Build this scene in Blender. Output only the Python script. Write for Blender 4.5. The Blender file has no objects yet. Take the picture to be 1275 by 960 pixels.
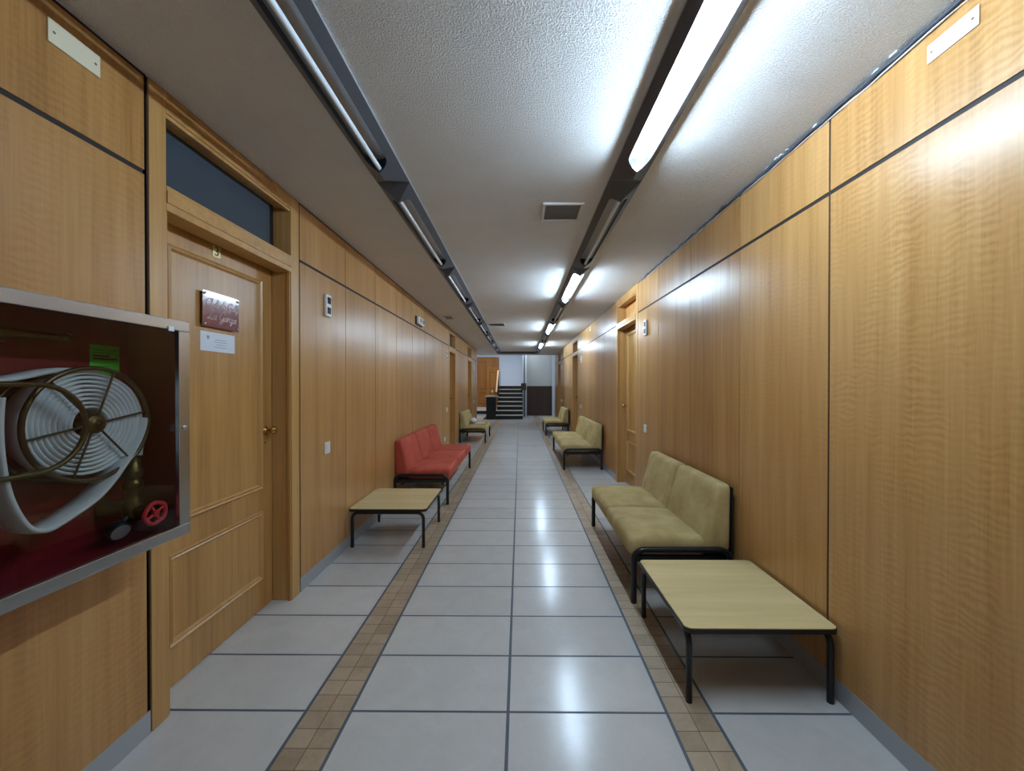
import bpy, bmesh, math, random
from mathutils import Vector, Matrix
random.seed(11)
S = bpy.context.scene
COL = S.collection
PI = math.pi

# ------------------------------------------------------------------ helpers
def lin(c):
    c /= 255.0
    return c / 12.92 if c <= .04045 else ((c + .055) / 1.055) ** 2.4
def rgb(r, g, b): return (lin(r), lin(g), lin(b), 1)

class MB:
    """collects geometry for one mesh"""
    def __init__(s): s.v = []; s.f = []; s.m = []; s.sm = []; s.c = []
    def add(s, vs, fs, m=0, smooth=False, col=(0, 0, .5)):
        o = len(s.v); s.v += [tuple(p) for p in vs]
        for f in fs:
            s.f.append(tuple(i + o for i in f)); s.m.append(m); s.sm.append(smooth); s.c.append(col)
    def box(s, x0, x1, y0, y1, z0, z1, m=0, col=(0, 0, .5), bev=0):
        x0, x1 = min(x0, x1), max(x0, x1); y0, y1 = min(y0, y1), max(y0, y1); z0, z1 = min(z0, z1), max(z0, z1)
        if bev <= 0:
            vs = [(x, y, z) for x in (x0, x1) for y in (y0, y1) for z in (z0, z1)]
            fs = [(0, 1, 3, 2), (4, 6, 7, 5), (0, 4, 5, 1), (2, 3, 7, 6), (0, 2, 6, 4), (1, 5, 7, 3)]
            s.add(vs, fs, m, False, col); return
        bm = bmesh.new()
        bmesh.ops.create_cube(bm, size=1)
        bmesh.ops.scale(bm, vec=(x1 - x0, y1 - y0, z1 - z0), verts=bm.verts)
        bmesh.ops.translate(bm, vec=((x0 + x1) / 2, (y0 + y1) / 2, (z0 + z1) / 2), verts=bm.verts)
        bmesh.ops.bevel(bm, geom=list(bm.edges), offset=bev, segments=2, affect='EDGES', profile=.5)
        bm.verts.index_update()
        s.add([v.co[:] for v in bm.verts], [[v.index for v in f.verts] for f in bm.faces], m, False, col)
        bm.free()
    def tube(s, pts, r, n=12, m=0, closed=False, caps=True):
        pts = [Vector(p) for p in pts]; N = len(pts); rings = []
        up = None
        for i, p in enumerate(pts):
            if closed: t = (pts[(i + 1) % N] - pts[i - 1]).normalized()
            else: t = (pts[min(i + 1, N - 1)] - pts[max(i - 1, 0)]).normalized()
            if up is None:
                a = Vector((0, 0, 1)) if abs(t.z) < .9 else Vector((1, 0, 0))
                up = (a - t * a.dot(t)).normalized()
            else:
                up = (up - t * up.dot(t)).normalized()
            sd = t.cross(up)
            rr = r[i] if isinstance(r, (list, tuple)) else r
            rings.append([p + (up * math.cos(2 * PI * k / n) + sd * math.sin(2 * PI * k / n)) * rr for k in range(n)])
        vs = [q for R in rings for q in R]; fs = []
        for i in range(N if closed else N - 1):
            j = (i + 1) % N
            for k in range(n):
                fs.append((i * n + k, i * n + (k + 1) % n, j * n + (k + 1) % n, j * n + k))
        s.add(vs, fs, m, True)
        if caps and not closed:
            s.add(rings[0], [tuple(range(n - 1, -1, -1))], m); s.add(rings[-1], [tuple(range(n))], m)
    def lathe(s, prof, org=(0, 0, 0), axis='z', n=24, m=0, smooth=True):
        """prof: (radius, height) pairs along the axis"""
        vs = []
        for r, h in prof:
            for k in range(n):
                a = 2 * PI * k / n; c, d = r * math.cos(a), r * math.sin(a)
                p = {'z': (c, d, h), 'x': (h, c, d), 'y': (d, h, c)}[axis]
                vs.append((p[0] + org[0], p[1] + org[1], p[2] + org[2]))
        fs = []
        for i in range(len(prof) - 1):
            for k in range(n):
                fs.append((i * n + k, i * n + (k + 1) % n, (i + 1) * n + (k + 1) % n, (i + 1) * n + k))
        s.add(vs, fs, m, smooth)
        L = (len(prof) - 1) * n
        s.add(vs[:n], [tuple(range(n - 1, -1, -1))], m); s.add(vs[L:L + n], [tuple(range(n))], m)
    def build(s, name, mats, parent=None, auto=None):
        me = bpy.data.meshes.new(name)
        me.from_pydata(s.v, [], s.f); me.update()
        if not isinstance(mats, (list, tuple)): mats = [mats]
        for m in mats: me.materials.append(m)
        for i, p in enumerate(me.polygons):
            p.material_index = s.m[i]; p.use_smooth = s.sm[i]
        at = me.attributes.new('pan', 'FLOAT_COLOR', 'FACE')
        for i, c in enumerate(s.c): at.data[i].color = (c[0], c[1], c[2], 1)
        bm = bmesh.new(); bm.from_mesh(me)
        bmesh.ops.recalc_face_normals(bm, faces=bm.faces); bm.to_mesh(me); bm.free()
        o = bpy.data.objects.new(name, me); COL.objects.link(o)
        if parent: o.parent = parent
        return o

def tag(o, label=None, cat=None, group=None, kind=None):
    if label: o['label'] = label
    if cat: o['category'] = cat
    if group: o['group'] = group
    if kind: o['kind'] = kind
    return o
def empty(name, loc=(0, 0, 0), rz=0):
    o = bpy.data.objects.new(name, None); COL.objects.link(o)
    o.location = loc; o.rotation_euler = (0, 0, rz); o.empty_display_size = .1
    return o
def copy_tree(o, parent=None):
    c = o.copy(); COL.objects.link(c)
    if parent: c.parent = parent
    for ch in [x for x in bpy.data.objects if x.parent == o]: copy_tree(ch, c)
    return c
def struct(o): o['kind'] = 'structure'; return o

# ------------------------------------------------------------------ materials
def mat(name, col, rough=.5, metal=0, spec=.5, coat=0, emit=None, es=0, sheen=0):
    m = bpy.data.materials.new(name); m.use_nodes = True
    b = m.node_tree.nodes['Principled BSDF']
    b.inputs['Base Color'].default_value = col; b.inputs['Roughness'].default_value = rough
    b.inputs['Metallic'].default_value = metal; b.inputs['Specular IOR Level'].default_value = spec
    b.inputs['Coat Weight'].default_value = coat; b.inputs['Coat Roughness'].default_value = .15
    if sheen:
        b.inputs['Sheen Weight'].default_value = sheen; b.inputs['Sheen Roughness'].default_value = .35
    if emit:
        b.inputs['Emission Color'].default_value = emit; b.inputs['Emission Strength'].default_value = es
    return m
class NT:
    def __init__(s, m): s.t = m.node_tree; s.b = s.t.nodes['Principled BSDF']
    def n(s, ty, **k):
        q = s.t.nodes.new(ty)
        for a, v in k.items(): setattr(q, a, v)
        return q
    def l(s, a, b): s.t.links.new(a, b)
    def noise(s, vec, scale, detail=4, rough=.55, dist=0):
        q = s.n('ShaderNodeTexNoise'); q.inputs['Scale'].default_value = scale
        q.inputs['Detail'].default_value = detail; q.inputs['Roughness'].default_value = rough
        q.inputs['Distortion'].default_value = dist
        s.l(vec, q.inputs['Vector']); return q.outputs['Fac']
    def mapping(s, vec, sc):
        q = s.n('ShaderNodeMapping'); q.inputs['Scale'].default_value = sc; s.l(vec, q.inputs['Vector']); return q.outputs['Vector']
    def ramp(s, fac, stops):
        q = s.n('ShaderNodeValToRGB'); e = q.color_ramp.elements
        while len(e) < len(stops): e.new(.5)
        for i, (p, c) in enumerate(stops): e[i].position = p; e[i].color = c
        s.l(fac, q.inputs['Fac']); return q.outputs['Color']
    def mix(s, fac, a, b, mode='MIX'):
        q = s.n('ShaderNodeMix', data_type='RGBA', blend_type=mode)
        for inp, v in ((q.inputs[0], fac), (q.inputs[6], a), (q.inputs[7], b)):
            if isinstance(v, (int, float, tuple)): inp.default_value = v
            else: s.l(v, inp)
        return q.outputs[2]
    def math(s, op, a, b=0, c=0):
        q = s.n('ShaderNodeMath', operation=op)
        for i, v in enumerate((a, b, c)):
            if isinstance(v, (int, float)): q.inputs[i].default_value = v
            else: s.l(v, q.inputs[i])
        return q.outputs[0]
    def bump(s, h, st, dist):
        q = s.n('ShaderNodeBump'); q.inputs['Strength'].default_value = st; q.inputs['Distance'].default_value = dist
        s.l(h, q.inputs['Height']); s.l(q.outputs['Normal'], s.b.inputs['Normal'])

def wood(name, dark, mid, light, rough=.3, horizontal=False):
    m = mat(name, mid, rough, spec=.5)
    t = NT(m)
    tc = t.n('ShaderNodeTexCoord'); at = t.n('ShaderNodeAttribute', attribute_name='pan')
    sp = t.n('ShaderNodeSeparateColor'); t.l(at.outputs['Color'], sp.inputs[0])
    off = t.n('ShaderNodeCombineXYZ')
    o40 = t.math('MULTIPLY', sp.outputs[0], 37.0)
    for i in range(3): t.l(o40, off.inputs[i])
    va = t.n('ShaderNodeVectorMath', operation='ADD'); t.l(tc.outputs['Object'], va.inputs[0]); t.l(off.outputs[0], va.inputs[1])
    V = va.outputs[0]
    sc1 = (34, 34, 1.1) if not horizontal else (1.1, 34, 34)
    sc2 = (5, 5, .22) if not horizontal else (.22, 5, 5)
    sc3 = (170, 170, 5) if not horizontal else (5, 170, 170)
    g1 = t.noise(t.mapping(V, sc1), 1, 5, .6, .4)
    g2 = t.noise(t.mapping(V, sc2), 1, 3, .5, .6)
    g3 = t.noise(t.mapping(V, sc3), 1, 2, .5)
    f = t.math('ADD', t.math('MULTIPLY', g1, .45), t.math('MULTIPLY', g2, .40))
    f = t.math('ADD', f, t.math('MULTIPLY', g3, .15))
    # flame figure: short ripples across the grain
    wv = t.n('ShaderNodeTexWave', wave_type='BANDS', bands_direction='Z', wave_profile='SIN')
    wv.inputs['Scale'].default_value = 11; wv.inputs['Distortion'].default_value = 9; wv.inputs['Detail'].default_value = 3
    wv.inputs['Detail Scale'].default_value = 1.0; wv.inputs['Detail Roughness'].default_value = .55
    t.l(t.mapping(V, (1, 1, 1)), wv.inputs['Vector'])
    fm = t.noise(t.mapping(V, (9, 9, 2.2)), 1, 3, .6, .5)
    fm = t.math('MAXIMUM', t.math('MULTIPLY', t.math('SUBTRACT', fm, .38), 2.6), 0)
    fgs = t.math('MULTIPLY', t.math('MULTIPLY', t.math('SUBTRACT', wv.outputs['Fac'], .5), t.math('MULTIPLY', sp.outputs[1], .34)), fm)
    f = t.math('ADD', f, fgs)
    f = t.math('ADD', f, t.math('MULTIPLY', t.math('SUBTRACT', sp.outputs[2], .5), .5))
    c = t.ramp(f, [(.30, dark), (.5, mid), (.70, light)])
    t.l(c, t.b.inputs['Base Color'])
    r = t.math('ADD', rough - .05, t.math('MULTIPLY', g1, .1)); t.l(r, t.b.inputs['Roughness'])
    t.bump(g3, .05, .002)
    return m

M = {}
M['wood'] = wood('panel_veneer', rgb(148, 103, 54), rgb(179, 132, 77), rgb(197, 152, 97), .30)
M['oak'] = wood('oak_casing', rgb(150, 105, 54), rgb(182, 136, 78), rgb(200, 156, 96), .34)
M['oakh'] = wood('oak_rail', rgb(150, 105, 54), rgb(182, 136, 78), rgb(200, 156, 96), .34, True)
M['lobby_wood'] = wood('lobby_door_oak', rgb(120, 72, 24), rgb(152, 98, 40), rgb(172, 116, 54), .4)
M['walnut'] = wood('dark_wainscot', rgb(48, 33, 24), rgb(64, 45, 33), rgb(78, 54, 40), .4)
M['gap'] = mat('joint_gap', rgb(34, 24, 22), .7)
M['steelbase'] = mat('skirting_grey', rgb(172, 175, 180), .32, .3)
M['black'] = mat('black_tube', rgb(16, 16, 18), .32)
M['blackedge'] = mat('black_edge', rgb(22, 21, 22), .45)
M['white'] = mat('white_plastic', rgb(228, 228, 224), .35)
M['cream'] = mat('cream_plastic', rgb(226, 218, 190), .4)
M['screw'] = mat('screw_steel', rgb(140, 138, 130), .35, .8)
M['darkglass'] = mat('dark_window', rgb(30, 36, 44), .15)
M['brass'] = mat('brass', rgb(196, 164, 92), .22, 1)
M['oldbrass'] = mat('aged_brass', rgb(98, 82, 50), .4, .9)
M['bronze'] = mat('bronze_tube', rgb(92, 76, 56), .35, .8)
M['chrome'] = mat('brushed_steel', rgb(196, 198, 202), .26, 1)
M['red'] = mat('cabinet_red', rgb(118, 22, 30), .38)
M['wheelred'] = mat('wheel_red', rgb(206, 40, 48), .4)
M['hose'] = mat('hose_canvas', rgb(205, 214, 214), .75)
M['hosegrey'] = mat('hose_grey', rgb(160, 168, 168), .7)
M['rubber'] = mat('rubber_dark', rgb(30, 30, 32), .5)
M['gauge'] = mat('gauge_face', rgb(160, 160, 165), .25)
M['green'] = mat('green_sticker', rgb(60, 205, 50), .5)
M['ink'] = mat('ink', rgb(35, 45, 40), .6)
M['greyink'] = mat('grey_ink', rgb(110, 118, 128), .6)
M['paper'] = mat('paper', rgb(214, 220, 230), .45)
M['maroon'] = mat('maroon_acrylic', rgb(122, 60, 66), .1, spec=.6, coat=.6)
M['letter'] = mat('pale_lettering', rgb(226, 206, 200), .4)
M['brassplate'] = mat('pale_brass_plate', rgb(222, 208, 140), .35, .2)
M['plasterblue'] = mat('lobby_plaster', rgb(188, 198, 212), .8)
M['plastergrey'] = mat('lobby_plaster_grey', rgb(206, 206, 200), .8)
M['alu'] = mat('white_aluminium', rgb(215, 220, 222), .4)
M['marble_black'] = mat('black_marble', rgb(24, 24, 28), .25)
M['marble_white'] = mat('white_marble', rgb(205, 198, 190), .4)
M['handrail'] = mat('handrail_wood', rgb(214, 160, 96), .35)
M['fixture'] = mat('fixture_paint', rgb(74, 76, 82), .36, .3)
M['trough'] = mat('trough_paint', rgb(44, 50, 62), .3, .3)
M['fixture_edge'] = mat('fixture_edge', rgb(170, 172, 176), .35, .5)
M['tube_off'] = mat('tube_glass', rgb(215, 222, 228), .25)
M['tube_on'] = mat('tube_lit', rgb(240, 245, 255), .3, emit=(.60, .80, 1.0, 1), es=205)
M['ventgrey'] = mat('vent_grey', rgb(214, 212, 210), .5)
M['ventdark'] = mat('vent_dark', rgb(70, 68, 68), .7)
M['ventback'] = mat('vent_back', rgb(150, 148, 146), .7)
M['bag'] = mat('white_bag', rgb(222, 218, 232), .5)
M['sheet'] = mat('white_sheet', rgb(232, 230, 226), .6)
M['seal'] = mat('torn_seal', rgb(66, 70, 78), .6)
M['sealw'] = mat('torn_plaster', rgb(200, 202, 206), .8)
M['orange'] = wood('transom_wood_lit', rgb(196, 136, 76), rgb(222, 164, 98), rgb(232, 180, 116), .4)  # brighter than the oak: lamplight in the recess put into the colour

def fabric(name, a, b, sheen_col):
    m = mat(name, a, .85, sheen=.25); t = NT(m)
    t.b.inputs['Sheen Tint'].default_value = sheen_col
    t.b.inputs['Specular IOR Level'].default_value = .2
    tc = t.n('ShaderNodeTexCoord')
    n1 = t.noise(tc.outputs['Object'], 5, 4, .6, .5); n2 = t.noise(tc.outputs['Object'], 260, 2, .6)
    f = t.math('ADD', t.math('MULTIPLY', n1, .75), t.math('MULTIPLY', n2, .25))
    t.l(t.ramp(f, [(.35, a), (.65, b)]), t.b.inputs['Base Color'])
    t.bump(n2, .25, .001)
    return m
M['green_velvet'] = fabric('olive_velvet', rgb(162, 139, 88), rgb(190, 170, 122), rgb(215, 205, 150))
M['red_velvet'] = fabric('red_velvet', rgb(170, 73, 58), rgb(194, 94, 75), rgb(225, 130, 110))

m = M['tabletop'] = mat('table_laminate', rgb(192, 168, 102), .36)
t = NT(m); tc = t.n('ShaderNodeTexCoord')
n1 = t.noise(t.mapping(tc.outputs['Object'], (1.5, 30, 1)), 1, 4, .6, .3); n2 = t.noise(t.mapping(tc.outputs['Object'], (.4, 5, 1)), 1, 2)
t.l(t.ramp(t.math('ADD', t.math('MULTIPLY', n1, .5), t.math('MULTIPLY', n2, .5)), [(.3, rgb(192, 168, 116)), (.5, rgb(207, 185, 132)), (.7, rgb(218, 198, 148))]), t.b.inputs['Base Color'])

# ceiling stucco
m = M['ceiling'] = mat('ceiling_stucco', rgb(236, 233, 229), .75)
t = NT(m); tc = t.n('ShaderNodeTexCoord')
n1 = t.noise(t.mapping(tc.outputs['Object'], (1, 1, 1)), 150, 2, .5, .6); n2 = t.noise(tc.outputs['Object'], 2.0, 4, .6)
h = t.ramp(n1, [(.42, (0, 0, 0, 1)), (.62, (1, 1, 1, 1))])
t.l(t.ramp(n2, [(.3, rgb(231, 228, 224)), (.7, rgb(239, 237, 234))]), t.b.inputs['Base Color'])
t.bump(h, .8, .006)

# floor: large pale tile, slate grout, small brown tile
def tilemat(name, a, b, rough):
    m = mat(name, a, rough); t = NT(m)
    tc = t.n('ShaderNodeTexCoord'); at = t.n('ShaderNodeAttribute', attribute_name='pan')
    sp = t.n('ShaderNodeSeparateColor'); t.l(at.outputs['Color'], sp.inputs[0])
    n1 = t.noise(tc.outputs['Object'], 7, 6, .65, .6); n2 = t.noise(tc.outputs['Object'], 60, 3, .6)
    f = t.math('ADD', t.math('MULTIPLY', n1, .6), t.math('MULTIPLY', n2, .2))
    f = t.math('ADD', f, t.math('MULTIPLY', sp.outputs[0], .25))
    t.l(t.ramp(f, [(.3, a), (.75, b)]), t.b.inputs['Base Color'])
    t.l(t.math('ADD', rough, t.math('MULTIPLY', n2, .06)), t.b.inputs['Roughness'])
    n3 = t.noise(tc.outputs['Object'], 220, 2, .5)
    t.bump(n3, .06, .001)
    return m
M['tile'] = tilemat('pale_tile', rgb(190, 187, 183), rgb(206, 204, 200), .165)
M['smalltile'] = tilemat('brown_tile', rgb(152, 130, 106), rgb(190, 170, 145), .30)
M['grout'] = mat('slate_grout', rgb(82, 92, 102), .6)
M['thingrout'] = mat('thin_grout', rgb(104, 80, 60), .7)

# clear glass (thin)
def glass(name, tint):
    m = bpy.data.materials.new(name); m.use_nodes = True; nt = m.node_tree; nt.nodes.clear()
    o = nt.nodes.new('ShaderNodeOutputMaterial'); mx = nt.nodes.new('ShaderNodeMixShader')
    tr = nt.nodes.new('ShaderNodeBsdfTransparent'); tr.inputs[0].default_value = tint
    gl = nt.nodes.new('ShaderNodeBsdfGlossy'); gl.inputs['Roughness'].default_value = .02
    lw = nt.nodes.new('ShaderNodeLayerWeight'); pw = nt.nodes.new('ShaderNodeMath'); pw.operation = 'POWER'; pw.inputs[1].default_value = 5
    fr = nt.nodes.new('ShaderNodeMath'); fr.operation = 'MULTIPLY_ADD'; fr.inputs[1].default_value = .9; fr.inputs[2].default_value = .035
    nt.links.new(lw.outputs['Facing'], pw.inputs[0]); nt.links.new(pw.outputs[0], fr.inputs[0])
    nt.links.new(fr.outputs[0], mx.inputs[0]); nt.links.new(tr.outputs[0], mx.inputs[1]); nt.links.new(gl.outputs[0], mx.inputs[2])
    nt.links.new(mx.outputs[0], o.inputs[0]); return m
M['glass'] = glass('cabinet_glass', (.88, .88, .88, 1))
m = M['blueglass'] = mat('blue_glass', rgb(66, 76, 86), .22)

# ------------------------------------------------------------------ room numbers
XL, XR, H = -1.542, 1.466, 2.735
YB = -2.6            # corridor end behind the viewer
YLE, YRE = 13.67, 15.9
YC = 15.8
PT = .016            # panel thickness

# ------------------------------------------------------------------ floor
fb = MB()
def rect(x0, x1, y0, y1, m, col=None, z=0):
    fb.add([(x0, y0, z), (x1, y0, z), (x1, y1, z), (x0, y1, z)], [(0, 1, 2, 3)], m, False, col or (random.random(), 0, .5))
G = .007
P, Y0 = .3535, 1.687
xs = [(-1.75, -.953), (-.953, -.752), (-.752, -.052), (-.052, .652), (.652, .852), (.852, 1.66)]
k0 = int(math.floor((YB - Y0) / P)); k1 = int(math.ceil((22.0 - Y0) / P))
for k in range(k0, k1):
    ya, yb = Y0 + k * P, Y0 + (k + 1) * P
    for i, (a, b) in enumerate(xs):
        if i in (1, 4):
            rect(a + G, b - G, ya, yb, 3)
            w = (b - a - 2 * G) / 2
            for q in range(4):
                for s_ in range(2):
                    rect(a + G + s_ * w + .0016 * s_, a + G + (s_ + 1) * w - .0016 * (1 - s_), ya + q * P / 4 + .0016, ya + (q + 1) * P / 4 - .0016, 2, None, .0006)
        else:
            rect(a + G if i else a, b - G if i < 5 else b, ya + G * .8, yb - G * .8, 0, None, .0006)
    if ya > 13.4:      # lobby continues to the left
        for a in (-4.55, -3.85, -3.15, -2.45): rect(a + G, a + .70 - G, ya + G, yb - G, 0, None, .0006)
fb.box(-4.6, 1.7, YB, 22, -.05, -.0006, 1)
floor = struct(fb.build('floor', [M['tile'], M['grout'], M['smalltile'], M['thingrout']]))

# ------------------------------------------------------------------ walls
def wall(name, side, segs, zj, wide, lobby_from=None):
    """segs: list of (y0, y1, figure) panels; z joint at zj"""
    b = MB(); x = XL if side < 0 else XR
    for y0, y1, g0, g1, fig, fl, tone in segs:
        for (za, zb) in ((.095, zj - .010), (zj + .010, H - .014)):
            b.box(x + side * PT, x, y0 + g0, y1 - g1, za, zb, 0, (random.random(), fig, tone if tone is not None else .5 + random.uniform(-.12, .12)))
        b.box(x + side * .10, x + side * .004, y0, y1, 0, H, 1)
    return b

def panels(edges, figs={}, wides={}, tones={}):
    out = []
    for i in range(len(edges) - 1):
        g0 = wides.get(edges[i], .0034); g1 = wides.get(edges[i + 1], .0034)
        out.append((edges[i], edges[i + 1], g0, g1, figs.get(i, .12), 0, tones.get(i)))
    return out
L1 = panels([-2.6, -1.934, -1.234, -.534, .166, .866, 1.572], {i: .35 for i in range(6)}, {1.572: .012}, {5: .5}); JOINT_DOOR = (1.559, 1.579)
L2 = panels([2.655, 3.369, 4.061, 4.768, 5.465, 6.168, 6.845, 7.545, 8.29], {}, {2.655: .014, 3.369: .004, 4.061: .004, 4.768: .004})
L3 = panels([9.17, 9.88, 10.58, 11.235]); L4 = panels([12.225, 12.95, 13.67])
wl = wall('wall_left', -1, L1 + L2 + L3 + L4, 2.328, 0)
struct(wl.build('wall_left', [M['wood'], M['gap']]))
R1 = panels([-2.6, -1.734, -1.023, -.312, .399, 1.11 - .0, 1.822][:5] + [1.822], {i: .62 for i in range(5)}, {1.822: .006}, {4: .62})
R2 = panels([1.822, 2.559, 3.288, 4.052, 4.752], {0: .2, 1: .12}, {1.822: .006, 2.559: .003}, {0: .62, 1: .5, 2: .42, 3: .5})
R3 = panels([5.835, 6.63, 7.36, 8.089, 8.84, 9.588], {}, {}, {0: .4, 1: .36, 2: .4, 4: .62})
R4 = panels([10.632, 11.3, 12.0, 12.65, 13.628], {}, {}, {0: .55, 1: .6, 2: .6, 3: .2})  # low last tone puts the dim light near the lobby into the veneer
R5 = panels([14.622, 15.9], {}, {}, {0: .1})  # end panel also coloured darker for the weak light by the lobby
wr = wall('wall_right', 1, R1 + R2 + R3 + R4 + R5, 2.362, 0)
struct(wr.build('wall_right', [M['wood'], M['gap']]))

def skirt(name, side, spans):
    b = MB(); x = XL if side < 0 else XR
    for a, c in spans: b.box(x + side * PT, x - side * .0015, a, c, 0, .097, 0)
    struct(b.build(name, M['steelbase']))
skirt('baseboard_left', -1, [(-2.6, 1.572), (2.665, 8.29), (9.17, 11.235), (12.225, 13.67)])
skirt('baseboard_right', 1, [(-2.6, 4.752), (5.835, 9.588), (10.632, 13.628), (14.622, 15.9)])

# ------------------------------------------------------------------ ceiling
b = MB()
b.box(-4.6, 1.7, YB, YC, H, H + .12)
struct(b.build('ceiling', M['ceiling']))

# ------------------------------------------------------------------ doors in the corridor
def oriented(side, y0):
    """door frame coordinates: d = depth into the wall, w = along the corridor"""
    x = XL if side < 0 else XR
    return lambda d: x + side * d
def corridor_door(n, side, ya, yb, near_c, far_c, zr0, zr1, glazed, panelled, knob_far=True):
    X = oriented(side, ya)
    D = .130
    tr = MB()
    ztop = H - .004
    # casings, stepped
    for (a, c, inner) in ((ya - near_c, ya, 1), (yb, yb + far_c, -1)):
        tr.box(X(-.003), X(D), a, c, .001, ztop, 0, (random.random(), 0, .6), .002)
        if inner > 0: tr.box(X(.003), X(.02), c - .001, c + .010, .001, zr0, 0, (random.random(), 0, .45))
        else: tr.box(X(.003), X(.02), a - .010, a + .001, .001, zr0, 0, (random.random(), 0, .45))
    tr.box(X(.004), X(.06), ya - near_c - .020, ya - near_c + .001, .001, ztop, 2); tr.box(X(.004), X(.06), yb + far_c - .001, yb + far_c + .016, .001, ztop, 2)
    # transom rail with two steps, head
    tr.box(X(-.005), X(D - .02), ya, yb, zr0, zr1, 1, (random.random(), 0, .62), .003)
    tr.box(X(D - .021), X(D + .045), ya, yb, zr0 + .040, zr1, 1, (random.random(), 0, .5))
    tr.box(X(-.010), X(.03), ya, yb, zr0 + .034, zr1 - .022, 1, (random.random(), 0, .62), .002)
    tr.box(X(-.004), X(D), ya, yb, H - .095, ztop, 1, (random.random(), 0, .5), .002)
    tr.box(X(.004), X(.03), ya, yb, H - .112, H - .095, 1, (random.random(), 0, .6))
    # lining behind the leaf and the transom
    tr.box(X(D + .045), X(D + .06), ya - near_c, yb + far_c, .001, H, 2)
    struct(tr.build('trim_%d' % n, [M['oak'], M['oakh'], M['gap']]))
    # leaf
    lf = MB(); x0, x1 = D, D + .04
    y0, y1, z0, z1 = ya + .002, yb - .002, .006, zr0 + .039
    lf.box(X(x0), X(x1), y0, y1, z0, z1, 0, (random.random(), 0, .5))
    if panelled:
        for (pa, pb, pz0, pz1) in ((y0 + .125, y1 - .105, .785, z1 - .124), (y0 + .125, y1 - .105, .20, .645)):
            q = .034; e = X(x0)
            steps = ((0, .001), (.006, .016), (.016, .008), (.024, .014), (.034, .001))
            for (o0, h0), (o1, h1) in zip(steps[:-1], steps[1:]):
                ring0 = [(e - side * h0, pa + o0, pz0 + o0), (e - side * h0, pb - o0, pz0 + o0), (e - side * h0, pb - o0, pz1 - o0), (e - side * h0, pa + o0, pz1 - o0)]
                ring1 = [(e - side * h1, pa + o1, pz0 + o1), (e - side * h1, pb - o1, pz0 + o1), (e - side * h1, pb - o1, pz1 - o1), (e - side * h1, pa + o1, pz1 - o1)]
                lf.add(ring0 + ring1, [(i, (i + 1) % 4, 4 + (i + 1) % 4, 4 + i) for i in range(4)], 0, False, (.3, 0, .58))
            lf.box(e - side * .0015, e, pa + q, pb - q, pz0 + q, pz1 - q, 0, (random.random(), .05, .5))
    d = struct(lf.build('door_%d' % n, [M['oak']]))
    # knob
    kb = MB(); ky = (yb - .072) if knob_far else (ya + .075); kz = 1.16
    org = (X(x0), ky, kz); sg = -side
    kb.lathe([(.001, 0), (.026, 0), (.026, sg * .006), (.018, sg * .010), (.010, sg * .014), (.009, sg * .036), (.020, sg * .042), (.0265, sg * .054), (.024, sg * .066), (.012, sg * .073), (.001, sg * .074)], org, 'x', 24)
    kb.build('door_knob', M['brass'], d)
    kh = MB(); kh.lathe([(.001, 0), (.011, 0), (.011, sg * .004), (.001, sg * .005)], (X(x0), ky, kz - .075), 'x', 16)
    kh.build('keyhole_plate', M['brass'], d)
    # transom pane
    g = MB()
    if glazed:
        g.box(X(.090), X(.098), ya, yb - .075, zr1, H - .095, 0)
        g.box(X(.088), X(.102), yb - .075, yb - .045, zr1, H - .095, 1)
        struct(g.build('window_%d' % n, [M['blueglass'], M['blackedge']]))
    else:
        g.box(X(D + .0), X(D + .02), ya, yb, zr1, H - .095, 0, (random.random(), 0, .5))
        struct(g.build('window_%d' % n, [M['orange']]))
    return d
corridor_door(1, -1, 1.655, 2.560, .077, .092, 2.215, 2.325, True, True)
corridor_door(2, -1, 8.365, 9.100, .072, .067, 2.215, 2.325, True, True)
corridor_door(3, -1, 11.310, 12.150, .072, .072, 2.215, 2.325, True, True)
corridor_door(4, 1, 4.828, 5.748, .074, .085, 2.295, 2.385, False, True)
corridor_door(5, 1, 9.660, 10.560, .070, .070, 2.255, 2.345, False, True)
corridor_door(6, 1, 13.700, 14.550, .070, .070, 2.255, 2.345, False, True)

# torn joint between the right wall and the ceiling
b = MB(); pts = []; pts2 = []
y = -2.5; ph = 0
while y < 4.6:
    pts.append((XR - .006 - .010 * random.random(), y, H - .006 - .012 * random.random()))
    pts2.append((XR - .010 + .008 * random.random(), y, H - .024 - .005 * random.random())); y += .07
b.tube(pts, [random.uniform(.004, .012) for _ in pts], 7, 0)
b.tube(pts2, [random.uniform(.001, .0045) for _ in pts2], 6, 1)
for i in range(26):
    yy = random.uniform(.2, 4.5); w = random.uniform(.01, .04)
    b.box(XR - .016 - .012 * random.random(), XR - .004, yy, yy + w, H - .004 - .006 * random.random(), H - .0005, 1)
struct(b.build('trim_7', [M['seal'], M['sealw']]))

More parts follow.
